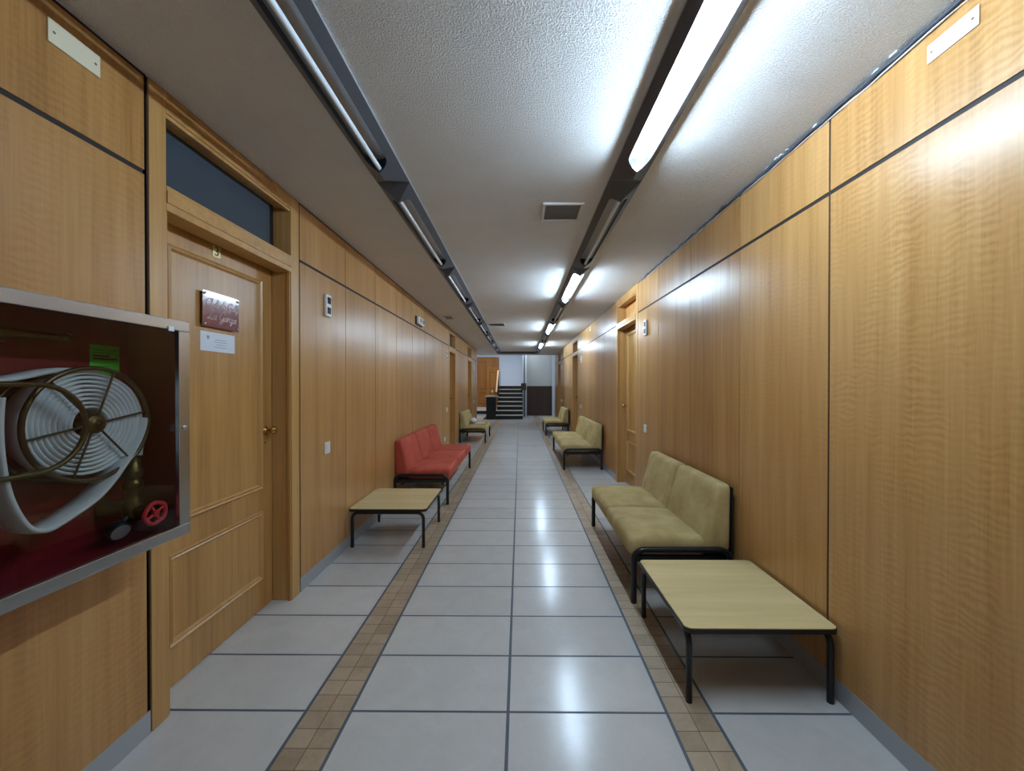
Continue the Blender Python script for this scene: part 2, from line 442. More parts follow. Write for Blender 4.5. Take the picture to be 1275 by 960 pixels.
# ------------------------------------------------------------------ ceiling light lines
PITCH, J0 = 1.69, 2.38
HB, ZB, ZR, WS = .102, H - .012, H - .088, .060
def fixture_mesh():
    L = PITCH; b = MB()
    # flange
    b.box(-HB, HB, 0, L, ZB, H, 1)
    # profile stations
    slope = (ZB - ZR) / HB
    ys0, ys1, r = .122, L - .235, WS
    st = []
    for a in range(0, 9):
        th = PI / 2 * a / 8; st.append((ys0 + r - r * math.cos(th), max(r * math.sin(th), .0008)))
    st.append((ys0 + .5, r)); st.append((ys1 - .5, r))
    for a in range(8, -1, -1):
        th = PI / 2 * a / 8; st.append((ys1 - r + r * math.cos(th), max(r * math.sin(th), .0008)))
    hip = .115
    for sg in (-1, 1):
        # solid ridge ends
        b.add([(sg * HB, 0, ZB), (0, hip, ZR), (0, ys0, ZR), (sg * HB, ys0, ZB)], [(0, 1, 2, 3)], 0)
        b.add([(sg * HB, L, ZB), (0, L - .16, ZR), (0, ys1, ZR), (sg * HB, ys1, ZB)], [(0, 1, 2, 3)], 0)
        vs = []; f2 = []
        for yy, w in st: vs += [(sg * HB, yy, ZB), (sg * w, yy, ZR + slope * w), (sg * w, yy, H - .006)]
        fs = []
        for i in range(len(st) - 1):
            fs += [(3 * i, 3 * i + 1, 3 * i + 4, 3 * i + 3)]; f2 += [(3 * i + 1, 3 * i + 2, 3 * i + 5, 3 * i + 4)]
        b.add(vs, fs, 0); b.add(vs, f2, 2)
    b.add([(-HB, 0, ZB), (HB, 0, ZB), (0, hip, ZR)], [(0, 1, 2)], 0)
    b.add([(-HB, L, ZB), (HB, L, ZB), (0, L - .16, ZR)], [(0, 1, 2)], 0)
    # close the underside of the trough
    b.box(-WS - .005, WS + .005, ys0, ys1, H - .0085, H - .006, 2)
    return b
fx0 = empty('ceiling_light')
fixture_mesh().build('housing', [M['fixture'], M['fixture_edge'], M['trough']], fx0)
def tube_mb(on):
    b = MB(); z = ZR + .027
    b.tube([(0, .118, z), (0, PITCH - .228, z)], .0125, 16)
    return b
tb = tube_mb(False).build('lamp_tube', M['tube_off'], fx0)
tube_on_mesh = tb.data.copy(); tube_on_mesh.materials[0] = M['tube_on']
ORD = ['first', 'second', 'third', 'fourth', 'fifth', 'sixth', 'seventh', 'eighth', 'ninth', 'tenth', 'eleventh']
RX = {'dark': -.790, 'lit': .655}
first = True
for line, x in RX.items():
    for k in range(-1, 7):
        on = line == 'lit' and k in (-1, 1, 3, 5)
        o = fx0 if first else copy_tree(fx0)
        first = False
        o.location = (x, J0 + PITCH * k, 0)
        if on:
            for ch in [c for c in bpy.data.objects if c.parent == o]:
                if ch.name.startswith('lamp_tube'): ch.data = tube_on_mesh
        if line == 'dark':
            lab = {-1: 'unlit black batten light above the door numbered 3, largest of the unlit line',
                   0: 'unlit batten light on the line over the red sofa, joined to the overhead one',
                   1: 'unlit batten light, third along the all-dark ceiling line',
                   2: 'unlit batten light, fourth along the all-dark ceiling line',
                   3: 'unlit batten light, fifth along the all-dark ceiling line',
                   4: 'unlit batten light, sixth along the all-dark ceiling line',
                   5: 'unlit batten light, seventh along the all-dark ceiling line',
                   6: 'unlit batten light at the stair end of the all-dark ceiling line'}[k]
        else:
            lab = {-1: 'largest glowing batten light, overhead at the near end of its line',
                   0: 'unlit batten light between the two largest glowing ones, beside the square vent',
                   1: 'second glowing batten light along the line, above the near olive sofa',
                   2: 'unlit batten light between the second and third glowing ones',
                   3: 'third glowing batten light along the line',
                   4: 'unlit batten light between the third and fourth glowing ones',
                   5: 'smallest glowing batten light, the last lit one before the stairs',
                   6: 'unlit batten light at the stair end of the line with glowing tubes'}[k]
            if k == 3: lab = 'third glowing batten light along the line, above the three-seat olive sofa'
        tag(o, lab, 'ceiling light', 'batten lights on the %s ceiling line' % line)
# cross piece joining both lines at the stair end
b = MB(); yE = J0 + PITCH * 7
b.box(RX['dark'] - HB, RX['lit'] + HB, yE + .002, yE + .15, ZB, H - .0005, 1)
b.add([(RX['dark'] - HB, yE + .004, ZB), (RX['lit'] + HB, yE + .004, ZB), (RX['lit'] + HB, yE + .148, ZB), (RX['dark'] - HB, yE + .148, ZB), (RX['dark'] - .02, yE + .075, ZR), (RX['lit'] + .02, yE + .075, ZR)],
      [(0, 1, 5, 4), (2, 3, 4, 5), (1, 2, 5), (3, 0, 4)], 0)
tag(b.build('ceiling_light_rail', [M['fixture'], M['blackedge']]), 'dark cross bar joining both ceiling light lines before the stairs', 'light fitting')

# ------------------------------------------------------------------ ceiling vents
def vent(x0, x1, y0, y1, label, n=9):
    r = empty('ceiling_vent', ((x0 + x1) / 2, (y0 + y1) / 2, H))
    w, d = (x1 - x0) / 2, (y1 - y0) / 2
    f = MB(); t_ = .018
    for (a, c, e, g) in ((-w, w, -d, -d + t_), (-w, w, d - t_, d), (-w, -w + t_, -d + t_, d - t_), (w - t_, w, -d + t_, d - t_)):
        f.box(a, c, e, g, -.014, -.0005, 0)
    f.build('frame', M['ventgrey'], r)
    q = MB(); q.box(-w + t_, w - t_, -d + t_, d - t_, -.004, -.0006, 0); q.build('backing', M['ventback'], r)
    s_ = MB()
    for i in range(n):
        yy = -d + t_ + (2 * d - 2 * t_) * (i + .5) / n
        e = (2 * d - 2 * t_) / n * .36
        s_.add([(-w + t_, yy - e, -.012), (w - t_, yy - e, -.012), (w - t_, yy + e, -.006), (-w + t_, yy + e, -.006)], [(0, 1, 2, 3)], 0)
    s_.build('louvres', M['ventgrey'], r)
    tag(r, label, 'ceiling vent', 'ceiling vents')
vent(.165, .452, 2.680, 2.955, 'square grey louvred vent in the ceiling between the two light lines', 10)
vent(-1.41, -1.24, 6.95, 7.30, 'small vent in the ceiling close to the wood wall past the red sofa', 5)
vent(-.64, -.31, 7.78, 8.12, 'far louvred vent beside the unlit light line before the stairs', 6)

# ------------------------------------------------------------------ small wall fittings
def wall_xf(side): return (XL if side < 0 else XR), -side
def blank_plate(side, y0, y1, z0, z1, label):
    x, s = wall_xf(side)
    r = empty('outlet_cover_plate', (x, (y0 + y1) / 2, (z0 + z1) / 2))
    b = MB(); w, h = (y1 - y0) / 2, (z1 - z0) / 2
    b.box(s * .0003, s * .006, -w, w, -h, h, 0, bev=.0015); b.build('plate', M['cream'], r)
    for q in (-1, 1):
        c = MB(); c.lathe([(.001, s * .0055), (.0045, s * .0055), (.004, s * .0075), (.001, s * .008)], (0, q * (w - .016), 0), 'x', 12); c.build('screw', M['screw'], r)
    tag(r, label, 'wall plate', 'blank wall plates')
blank_plate(-1, 1.238, 1.393, 2.577, 2.655, 'cream blank plate on the upper panel above the hose cabinet')
blank_plate(1, 1.232, 1.387, 2.602, 2.667, 'cream blank plate high on the bare panel wall opposite the hose cabinet')
blank_plate(1, 7.90, 7.99, 2.59, 2.68, 'small pale plate high on the wall above the three-seat olive sofa')
blank_plate(1, 12.52, 12.70, 2.39, 2.70, 'tall pale plate high on the wall near the stairs')

def switch(side, y, z, label, n=2, w=.082, h=.092):
    x, s = wall_xf(side)
    r = empty('light_switch', (x, y, z))
    b = MB(); b.box(s * .0003, s * .010, -w / 2, w / 2, -h / 2, h / 2, 0, bev=.003); b.build('plate', M['white'], r)
    for i in range(n):
        a = -w / 2 + .012 + (w - .024) / n * i; c = a + (w - .024) / n - .002
        k = MB(); k.box(s * .0098, s * .0145, a, c, -h / 2 + .014, h / 2 - .014, 0, bev=.0015); k.build('rocker', M['white'], r)
    tag(r, label, 'light switch', 'light switches')
switch(-1, 3.03, .957, 'white double light switch on the panel above the near coffee table wall')
switch(-1, 8.03, .95, 'small white switch on the wood wall beyond the red sofa', 1)
switch(-1, 12.78, .93, 'tiny white switch on the wood wall above the sofa with the white bag', 1)
switch(1, 4.45, .955, 'white switch on the wall beside the door behind the near olive sofa', 1)
switch(1, 9.14, .96, 'small white switch on the wall behind the three-seat olive sofa', 1)
switch(1, 13.35, .94, 'tiny white switch on the wall above the olive sofa nearest the stairs', 1)
bpy.data.objects['light_switch']['label'] = 'white double light switch on the panel between door 3 and the coffee table'

def indicator(side, y, z, label):
    x, s = wall_xf(side)
    r = empty('indicator_sign', (x, y, z)); w, h = .082, .175  # box of a door indicator light, not a sign
    b = MB(); b.box(s * .0003, s * .022, -w / 2, w / 2, -h / 2, h / 2, 0, bev=.006); b.build('housing', M['white'], r)
    for q in (-1, 1):
        k = MB(); k.box(s * .0215, s * .024, -.026, .026, q * .040 - .026, q * .040 + .026, 0); k.build('display', M['darkglass'], r)
    tag(r, label, 'door indicator', 'two-window indicators beside the doors')
indicator(-1, 3.035, 2.09, 'white two-window indicator box high on the panel next to door 3')
indicator(-1, 8.02, 2.09, 'white two-window indicator box high beside the dark doorway past the red sofa')
indicator(-1, 12.80, 2.06, 'tiny indicator box high on the last wood panel above the bag')
indicator(1, 4.43, 2.125, 'white two-window indicator box high beside the door with the bright orange transom recess')
indicator(1, 9.13, 2.09, 'white indicator box high on the wall behind the three-seat olive sofa')
indicator(1, 13.40, 2.09, 'tiny indicator box high on the wall closest to the stairs, facing the bag sofa')

x, s = wall_xf(-1)
r = empty('wall_socket', (x, 7.80, .36)); b = MB(); b.box(.0003, .010, -.042, .042, -.042, .042, 0, bev=.003); b.build('plate', M['white'], r)
b = MB(); b.lathe([(.019, .0102), (.019, .0108), (.004, .0108)], (0, 0, 0), 'x', 16); b.build('socket_face', M['white'], r)
tag(r, 'white socket low on the wood wall just beyond the red sofa', 'wall socket')

r = empty('emergency_light', (x, 5.78, 2.425))
b = MB(); b.box(.0003, .016, -.17, .17, -.065, .065, 0, bev=.008); b.build('base', M['blackedge'], r)
b = MB(); b.box(.016, .062, -.155, .155, -.055, .055, 0, bev=.016); b.build('diffuser', M['white'], r)
for q in (-.08, .08):
    b = MB(); b.box(.0615, .0665, q - .05, q + .05, -.03, .03, 0, bev=.002); b.build('lens', M['gauge'], r)
tag(r, 'white emergency light box on the upper panel of the wood wall above the red sofa', 'emergency light')

# ------------------------------------------------------------------ sofas
def rbox(b, dims, r, nseg, fn=None, m=0):
    """rounded box on a grid, optional point map fn"""
    (x0, x1), (y0, y1), (z0, z1) = dims
    def ticks(a, c, n):
        arc = [r * (1 - math.cos(PI / 2 * i / 3)) for i in range(4)]
        t = [a + q for q in arc] + [a + r + (c - a - 2 * r) * i / n for i in range(1, n)] + [c - q for q in reversed(arc)]
        return t
    X, Y, Z = ticks(x0, x1, nseg[0]), ticks(y0, y1, nseg[1]), ticks(z0, z1, nseg[2])
    lo = Vector((x0 + r, y0 + r, z0 + r)); hi = Vector((x1 - r, y1 - r, z1 - r))
    idx = {}; vs = []; fs = []
    def V(i, j, k):
        key = (i, j, k)
        if key not in idx:
            p = Vector((X[i], Y[j], Z[k])); q = Vector([min(max(p[a], lo[a]), hi[a]) for a in range(3)])
            d = p - q
            if d.length > 1e-9: p = q + d.normalized() * r
            if fn: p = Vector(fn(p))
            idx[key] = len(vs); vs.append(p)
        return idx[key]
    nx, ny, nz = len(X) - 1, len(Y) - 1, len(Z) - 1
    for k in (0, nz):
        for i in range(nx):
            for j in range(ny): fs.append((V(i, j, k), V(i + 1, j, k), V(i + 1, j + 1, k), V(i, j + 1, k)))
    for j in (0, ny):
        for i in range(nx):
            for k in range(nz): fs.append((V(i, j, k), V(i + 1, j, k), V(i + 1, j, k + 1), V(i, j, k + 1)))
    for i in (0, nx):
        for j in range(ny):
            for k in range(nz): fs.append((V(i, j, k), V(i, j + 1, k), V(i, j + 1, k + 1), V(i, j, k + 1)))
    b.add(vs, fs, m, True)

def arc_pts(c, r, a0, a1, n, plane):
    out = []
    for i in range(n + 1):
        a = a0 + (a1 - a0) * i / n; u, v = r * math.cos(a), r * math.sin(a)
        out.append((c[0] + u, c[1], c[2] + v) if plane == 'xz' else (c[0], c[1] + u, c[2] + v))
    return out
def make_sofa(n, length, fab, label, loc, rz):
    root = empty('waiting_room_sofa', loc, rz)
    hl = length / 2; tr_ = .0195; zt = .355; D = .645; R = .075
    for q in (-1, 1):
        y = q * hl
        f = MB()
        pts = [(0, y, .001), (0, y, .1), (0, y, zt - R)] + arc_pts((R, y, zt - R), R, PI, PI / 2, 8, 'xz')[1:] + [(.2, y, zt), (.45, y, zt)] + arc_pts((D - R, y, zt - R), R, PI / 2, 0, 8, 'xz') + [(D, y, .1), (D, y, .001)]
        f.tube(pts, tr_, 14)
        f.build('end_frame', M['black'], root)
    f = MB()
    for xx in (.06, .56): f.box(xx - .015, xx + .015, -hl, hl, .240, .262, 0)
    f.build('support_rail', M['black'], root)
    f = MB(); f.box(.03, .665, -hl + .022, hl - .022, .262, .302, 0); f.box(.664, .674, -hl + .022, hl - .022, .3, .765, 0)
    f.build('base_board', M['blackedge'], root)
    w = (length - .036) / n
    for i in range(n):
        ya = -hl + .018 + i * w
        sx0, sx1 = -.030, .50
        def seatmap(p, ya=ya):
            u = (p.x - sx0) / (sx1 - sx0) * 2 - 1; v = (p.y - ya) / w * 2 - 1
            if p.z > .36: p.z += .020 * (1 - u ** 4) * (1 - v ** 4) - .012 * (u * .5 + .5)
            return p
        sb = MB(); rbox(sb, ((sx0, sx1), (ya + .001, ya + w - .001), (.302, .432)), .040, (7, 8, 1), seatmap)
        sb.build('seat', fab, root)
        def backmap(p, ya=ya):
            zz = (p.z - .36) / (.785 - .36)
            fx = .462 + (.575 - .462) * max(zz, 0) ** .9; rx = .664
            u = (p.x - .45) / (.664 - .45)
            v = (p.y - ya) / w * 2 - 1
            x = fx + (rx - fx) * u
            if u < .6: x -= .014 * (1 - v ** 4) * math.sin(PI * min(max(zz, 0), 1))
            return (x, p.y, p.z)
        bb = MB(); rbox(bb, ((.45, .664), (ya + .001, ya + w - .001), (.313, .785)), .045, (3, 8, 7), backmap)
        bb.build('backrest', fab, root)
    tag(root, label, 'sofa', 'modular waiting sofas along the corridor')
    return root
make_sofa(2, 1.395, M['green_velvet'], 'olive green two-seat sofa with a coffee table standing at its near end', (.763, 3.250, 0), 0)
make_sofa(3, 2.055, M['red_velvet'], 'red three-seat sofa with black tubular frame along the wood wall', (-.885, 5.687, 0), PI)
make_sofa(3, 2.03, M['green_velvet'], 'olive green three-seat sofa on black frame beyond the tall panelled door', (.768, 7.615, 0), 0)
make_sofa(2, 1.38, M['green_velvet'], 'olive green two-seat sofa with a white bag lying on it', (-.875, 10.36, 0), PI)
make_sofa(2, 1.39, M['green_velvet'], 'olive green two-seat sofa nearest the dark wainscot by the stairs', (.765, 11.83, 0), 0)

# bag and sheet on the far sofa
b = MB(); rnd = random.Random(4)
vs = []; fs = []; nu, nv = 18, 11
for j in range(nv + 1):
    th = PI * j / nv
    for i in range(nu):
        ph = 2 * PI * i / nu
        rr = 1 + .12 * math.sin(3 * ph + 2 * th) + .08 * math.sin(7 * ph - 3 * th) + rnd.uniform(-.05, .05)
        vs.append((.085 * rr * math.sin(th) * math.cos(ph), .12 * rr * math.sin(th) * math.sin(ph), max(.07 + .075 * rr * math.cos(th), 0.0)))
for j in range(nv):
    for i in range(nu): fs.append((j * nu + i, j * nu + (i + 1) % nu, (j + 1) * nu + (i + 1) % nu, (j + 1) * nu + i))
b.add(vs, fs, 0, True)
o = b.build('plastic_bag', M['bag']); o.location = (-1.255, 10.30, .447)
tag(o, 'crumpled white bag resting on the seat of the far olive sofa', 'bag')
b = MB(); vs = []; fs = []
for i in range(9):
    for j in range(9):
        u, v = i / 8, j / 8
        vs.append((-.11 + .22 * u, -.15 + .30 * v, .004 + .006 * abs(math.sin(5 * u + 3 * v))))
for i in range(8):
    for j in range(8): fs.append((i * 9 + j, i * 9 + j + 1, i * 9 + j + 10, i * 9 + j + 9))
b.add(vs, fs, 0, True); b.add([(p[0], p[1], p[2] - .004) for p in vs], fs, 0, True)
o = b.build('paper_sheet', M['sheet']); o.location = (-1.055, 10.28, .450)
tag(o, 'flat white paper lying beside the crumpled bag on the olive seat', 'paper')

# ------------------------------------------------------------------ coffee tables
def make_table(label, loc, w=.70, d=.69, rz=0, along_y=False):
    root = empty('coffee_table', loc, rz)
    zt = .352
    def slab(r, x0, x1, y0, y1, z0, z1):
        b = MB(); out = []
        for (cx, cy, a0) in ((x1 - r, y1 - r, 0), (x0 + r, y1 - r, PI / 2), (x0 + r, y0 + r, PI), (x1 - r, y0 + r, 3 * PI / 2)):
            for i in range(7): a = a0 + PI / 2 * i / 6; out.append((cx + r * math.cos(a), cy + r * math.sin(a)))
        n = len(out); vs = [(p[0], p[1], z0) for p in out] + [(p[0], p[1], z1) for p in out]
        b.add(vs, [tuple(range(n, 2 * n)), tuple(range(n - 1, -1, -1))] + [(i, (i + 1) % n, n + (i + 1) % n, n + i) for i in range(n)], 0)
        return b
    slab(.030, -w / 2 + .004, w / 2 - .004, -d / 2 + .004, d / 2 - .004, zt - .004, zt).build('table_top', M['tabletop'], root)
    slab(.034, -w / 2, w / 2, -d / 2, d / 2, zt - .024, zt - .0042).build('edge_band', M['blackedge'], root)
    R = .055; tr_ = .0145; zb = zt - .024 - tr_ - .001
    hx = w / 2 - .030
    for q in (-1, 1):
        y = q * (d / 2 - .022)
        for sx in (-1, 1):
            c = (sx * (hx - R), y, zb - R)
            a0, a1 = (PI / 2, 0) if sx > 0 else (PI / 2, PI)
            b = MB(); b.tube([(0, y, zb), (sx * .15, y, zb)] + arc_pts(c, R, a0, a1, 8, 'xz') + [(sx * hx, y, .12), (sx * hx, y, .001)], tr_, 14)
            if along_y: b.v = [(-p[1], p[0], p[2]) for p in b.v]
            b.build('leg', M['black'], root)
    for q in (-1, 1):
        b = MB(); b.box(q * .20 - .012, q * .20 + .012, -d / 2 + .02, d / 2 - .02, zb - .012, zb + .012)
        if along_y: b.v = [(-p[1], p[0], p[2]) for p in b.v]
        b.build('under_rail', M['black'], root)
    tag(root, label, 'coffee table', 'low coffee tables')
    return root
make_table('low square coffee table with pale wood top in front of the olive two-seat sofa', (1.1, 2.07, 0), along_y=True)
make_table('low square coffee table with pale wood top at the end of the red sofa', (-1.185, 3.735, 0))

# ------------------------------------------------------------------ door 3 signs
DX = XL - .130
PX = DX + .0015
def text_mesh(body, size, material, name, parent, loc, flip=False, ext=.0006):
    cu = bpy.data.curves.new('tmp', 'FONT'); cu.body = body; cu.size = size; cu.extrude = ext; cu.align_x = 'CENTER'; cu.align_y = 'CENTER'
    tmp = bpy.data.objects.new('tmp', cu); COL.objects.link(tmp)
    me = bpy.data.meshes.new_from_object(tmp.evaluated_get(bpy.context.evaluated_depsgraph_get()))
    bpy.data.objects.remove(tmp); me.materials.clear(); me.materials.append(material); me.name = name
    o = bpy.data.objects.new(name, me); COL.objects.link(o); o.parent = parent; o.location = loc
    o.rotation_euler = (PI / 2, 0, PI / 2); return o
r = empty('door_number_plate', (DX, 2.092, 2.187))
b = MB(); b.box(.0003, .004, -.027, .027, -.031, .031, 0, bev=.001); b.build('plate', M['brassplate'], r)
text_mesh('3', .070, M['ink'], 'numeral', r, (.0046, 0, .0))
tag(r, 'small pale brass plate numbered 3 at the top of the door', 'number plate')

GL = {
 'C': ([(1.4, 1.8), (1.25, 2.2), (.7, 2.1), (.2, 1.3), (.2, .5), (.7, 0), (1.35, .3)], 1.5),
 'l': ([(0, .1), (.55, 1.5), (.6, 2.1), (.4, 2.2), (.3, 1.6), (.3, .4), (.5, 0), (.8, .2)], .75),
 'u': ([(0, .6), (.2, 1), (.2, .3), (.45, 0), (.8, .4), (.85, 1), (.85, .2), (1.1, .1)], 1.08),
 'b': ([(0, .1), (.5, 1.5), (.5, 2.15), (.3, 2.1), (.25, 1.2), (.25, .3), (.5, 0), (.82, .4), (.7, .9), (1, .8)], 1.0),
 'd': ([(.8, .85), (.5, 1), (.1, .5), (.3, 0), (.7, .3), (.95, 2.2), (.88, .3), (1.1, .1)], 1.1),
 'e': ([(0, .25), (.6, .6), (.6, .95), (.3, 1), (.1, .5), (.35, 0), (.8, .25)], .82),
 'G': ([(1.5, 1.7), (1.35, 2.15), (.8, 2.15), (.2, 1.4), (.25, .5), (.8, .2), (1.25, .7), (1.35, 1.05), (1.3, .2), (1.15, -.5), (.7, -.75), (.5, -.4), (1.0, .0), (1.6, .25)], 1.6),
 'o': ([(.55, 1), (.15, .7), (.2, .15), (.55, 0), (.82, .5), (.55, 1), (.75, .8), (1, .85)], .98),
 'f': ([(0, .1), (.6, 1.6), (.62, 2.15), (.4, 2.1), (.3, 1.2), (.2, -.6), (.35, -.8), (.45, -.1), (.8, .2)], .82),
 'L': ([(1.2, 1.8), (1.0, 2.2), (.65, 1.8), (.55, .7), (.15, 0), (.05, .25), (.5, .2), (1.0, 0), (1.4, .15)], 1.4),
 'a': ([(.8, .85), (.5, 1), (.1, .5), (.3, 0), (.7, .35), (.86, 1), (.84, .2), (1.1, .1)], 1.08),
 'r': ([(0, .2), (.2, 1.15), (.35, .95), (.6, .9), (.55, .3), (.7, 0), (.95, .2)], .9),
 'z': ([(0, .8), (.3, 1.0), (.6, .85), (.2, .1), (.5, .2), (.45, -.5), (.2, -.7), (.15, -.4), (.85, .2)], .88),
 ' ': (None, .7)}
def cr(pts, n=5):
    out = []; P = [pts[0]] + pts + [pts[-1]]
    for i in range(1, len(P) - 2):
        for k in range(n):
            t_ = k / n
            out.append(tuple(.5 * (2 * P[i][a] + (P[i + 1][a] - P[i - 1][a]) * t_ + (2 * P[i - 1][a] - 5 * P[i][a] + 4 * P[i + 1][a] - P[i + 2][a]) * t_ ** 2 + (3 * P[i][a] - P[i - 1][a] - 3 * P[i + 1][a] + P[i + 2][a]) * t_ ** 3) for a in (0, 1)))
    out.append(pts[-1]); return out
def script_text(b, text, y0, z0, unit, x, wd):
    cur = 0
    for ch in text:
        pts, adv = GL[ch]
        if pts:
            q = [(x, y0 + (cur + p[0] + .28 * p[1]) * unit, z0 + p[1] * unit) for p in cr(pts)]
            b.tube(q, wd, 5)
        cur += adv
    return cur
SY, SZ = 2.104, 1.860
r = empty('name_sign', (DX + .0015, SY, SZ))
b = MB(); b.box(.014, .019, -.128, .128, -.094, .094, 0, bev=.001); b.build('plaque', M['maroon'], r)
for a in (-1, 1):
    for c in (-1, 1):
        k = MB(); k.lathe([(.001, .0003), (.007, .0003), (.007, .022), (.006, .025), (.001, .0255)], (0, a * .114, c * .080), 'x', 16); k.build('standoff', M['chrome'], r)
b = MB(); script_text(b, 'Club de Golf', -.112, .016, .0195, .0195, .0017); script_text(b, 'La Garza', -.098, -.052, .0235, .0195, .0018)
b.build('lettering', M['letter'], r)
tag(r, 'maroon acrylic sign with pale script lettering on door 3', 'sign')
r = empty('paper_notice', (DX + .0017, 2.102, 1.690))
b = MB(); b.box(.0003, .0015, -.120, .120, -.052, .052, 0); b.build('sheet', M['paper'], r)
b = MB()
for (zz, a, c) in ((.012, -.02, .055), (.000, -.03, .065), (-.014, -.015, .05), (-.028, -.03, .06)):
    b.box(.0015, .0018, a, c, zz, zz + .0022, 0)
b.box(.0015, .0018, -.080, -.062, .022, .030, 0); b.box(.0015, .0018, -.077, -.065, .012, .019, 0)
b.build('printed_lines', M['greyink'], r)
tag(r, 'white printed paper notice stuck below the maroon sign', 'notice')

# ------------------------------------------------------------------ fire hose cabinet
CX0, CX1 = XL + .0004, -1.297
CY0, CY1, CZ0, CZ1 = .640, 1.490, .876, 1.700
r = empty('fire_hose_cabinet', (XL, (CY0 + CY1) / 2, CZ0))
def loc(b):   # bring world-built geometry into the root's frame
    b.v = [(p[0] - r.location.x, p[1] - r.location.y, p[2] - r.location.z) for p in b.v]; return b
b = MB(); T = .004
b.box(CX0, CX0 + T, CY0, CY1, CZ0, CZ1)
b.box(CX0, CX1 - .018, CY0, CY0 + T, CZ0, CZ1); b.box(CX0, CX1 - .018, CY1 - T, CY1, CZ0, CZ1)
b.box(CX0, CX1 - .018, CY0, CY1, CZ0, CZ0 + T); b.box(CX0, CX1 - .018, CY0, CY1, CZ1 - T, CZ1)
loc(b).build('cabinet_box', M['red'], r)
b = MB(); F = .046; a, c = CX1 - .018, CX1
b.box(a, c, CY0, CY1, CZ1 - F + .006, CZ1, 0, bev=.002); b.box(a, c, CY0, CY1, CZ0, CZ0 + F - .006, 0, bev=.002)
b.box(a, c, CY0, CY0 + F, CZ0 + F - .006, CZ1 - F + .006, 0, bev=.002); b.box(a, c, CY1 - F, CY1, CZ0 + F - .006, CZ1 - F + .006, 0, bev=.002)
loc(b).build('door_frame', M['chrome'], r)
b = MB(); b.box(a + .006, a + .009, CY0 + F - .004, CY1 - F + .004, CZ0 + F - .008, CZ1 - F + .008); loc(b).build('glass_pane', M['glass'], r)
b = MB(); b.lathe([(.001, 0), (.009, 0), (.009, .004), (.006, .0055), (.001, .006)], (c, CY1 - .026, 1.290), 'x', 18); loc(b).build('lock', M['chrome'], r)
b = MB(); b.box(c + .0002, c + .004, CY1 - .092, CY1 - .07, CZ1 - .046, CZ1 - .028, 0, bev=.001); loc(b).build('catch', M['alu'], r)
tag(r, 'red steel fire hose cabinet with glass door and steel frame beside door 3', 'fire hose cabinet')

# sticker
r = empty('inspection_sticker', (CX0 + .0046, 1.402, 1.545))
b = MB(); b.box(0, .0008, -.050, .050, -.054, .054); b.build('label_sheet', M['green'], r)
b = MB()
for i, zz in enumerate((.036, .026, .012, .002, -.012, -.024, -.036)):
    b.box(.0008, .0011, -.040, .040 - .012 * (i % 3), zz, zz + (.006 if i in (2, 3) else .002))
b.build('printed_lines', M['ink'], r)
tag(r, 'bright green printed sticker on the back of the hose cabinet', 'sticker')

# reel
RY, RZ = 1.247, 1.325
r = empty('fire_hose_reel', (CX0 + T, RY, RZ))
def rl(b): b.v = [(p[0] - r.location.x, p[1] - r.location.y, p[2] - r.location.z) for p in b.v]; return b
def ring(x, R, tr_):
    b = MB(); b.tube([(x, RY + R * math.cos(2 * PI * i / 48), RZ + R * math.sin(2 * PI * i / 48)) for i in range(48)], tr_, 10, closed=True); return b
xf, xb = -1.405, -1.500
rl(ring(xf, .184, .0075)).build('front_ring', M['bronze'], r)
rl(ring(xb, .184, .006)).build('back_ring', M['bronze'], r)
for i in range(6):
    a = math.radians(10 + 60 * i)
    b = MB(); b.tube([(xf + .004, RY + .02 * math.cos(a), RZ + .02 * math.sin(a)), (xf + .002, RY + .184 * math.cos(a), RZ + .184 * math.sin(a))], .0034, 8)
    rl(b).build('spoke', M['bronze'], r)
b = MB(); b.lathe([(.001, xb - .035), (.022, xb - .035), (.022, xf), (.031, xf), (.031, xf + .008), (.022, xf + .011), (.009, xf + .011), (.008, xf + .018), (.001, xf + .019)], (0, RY, RZ), 'x', 28)
rl(b).build('hub', M['oldbrass'], r)
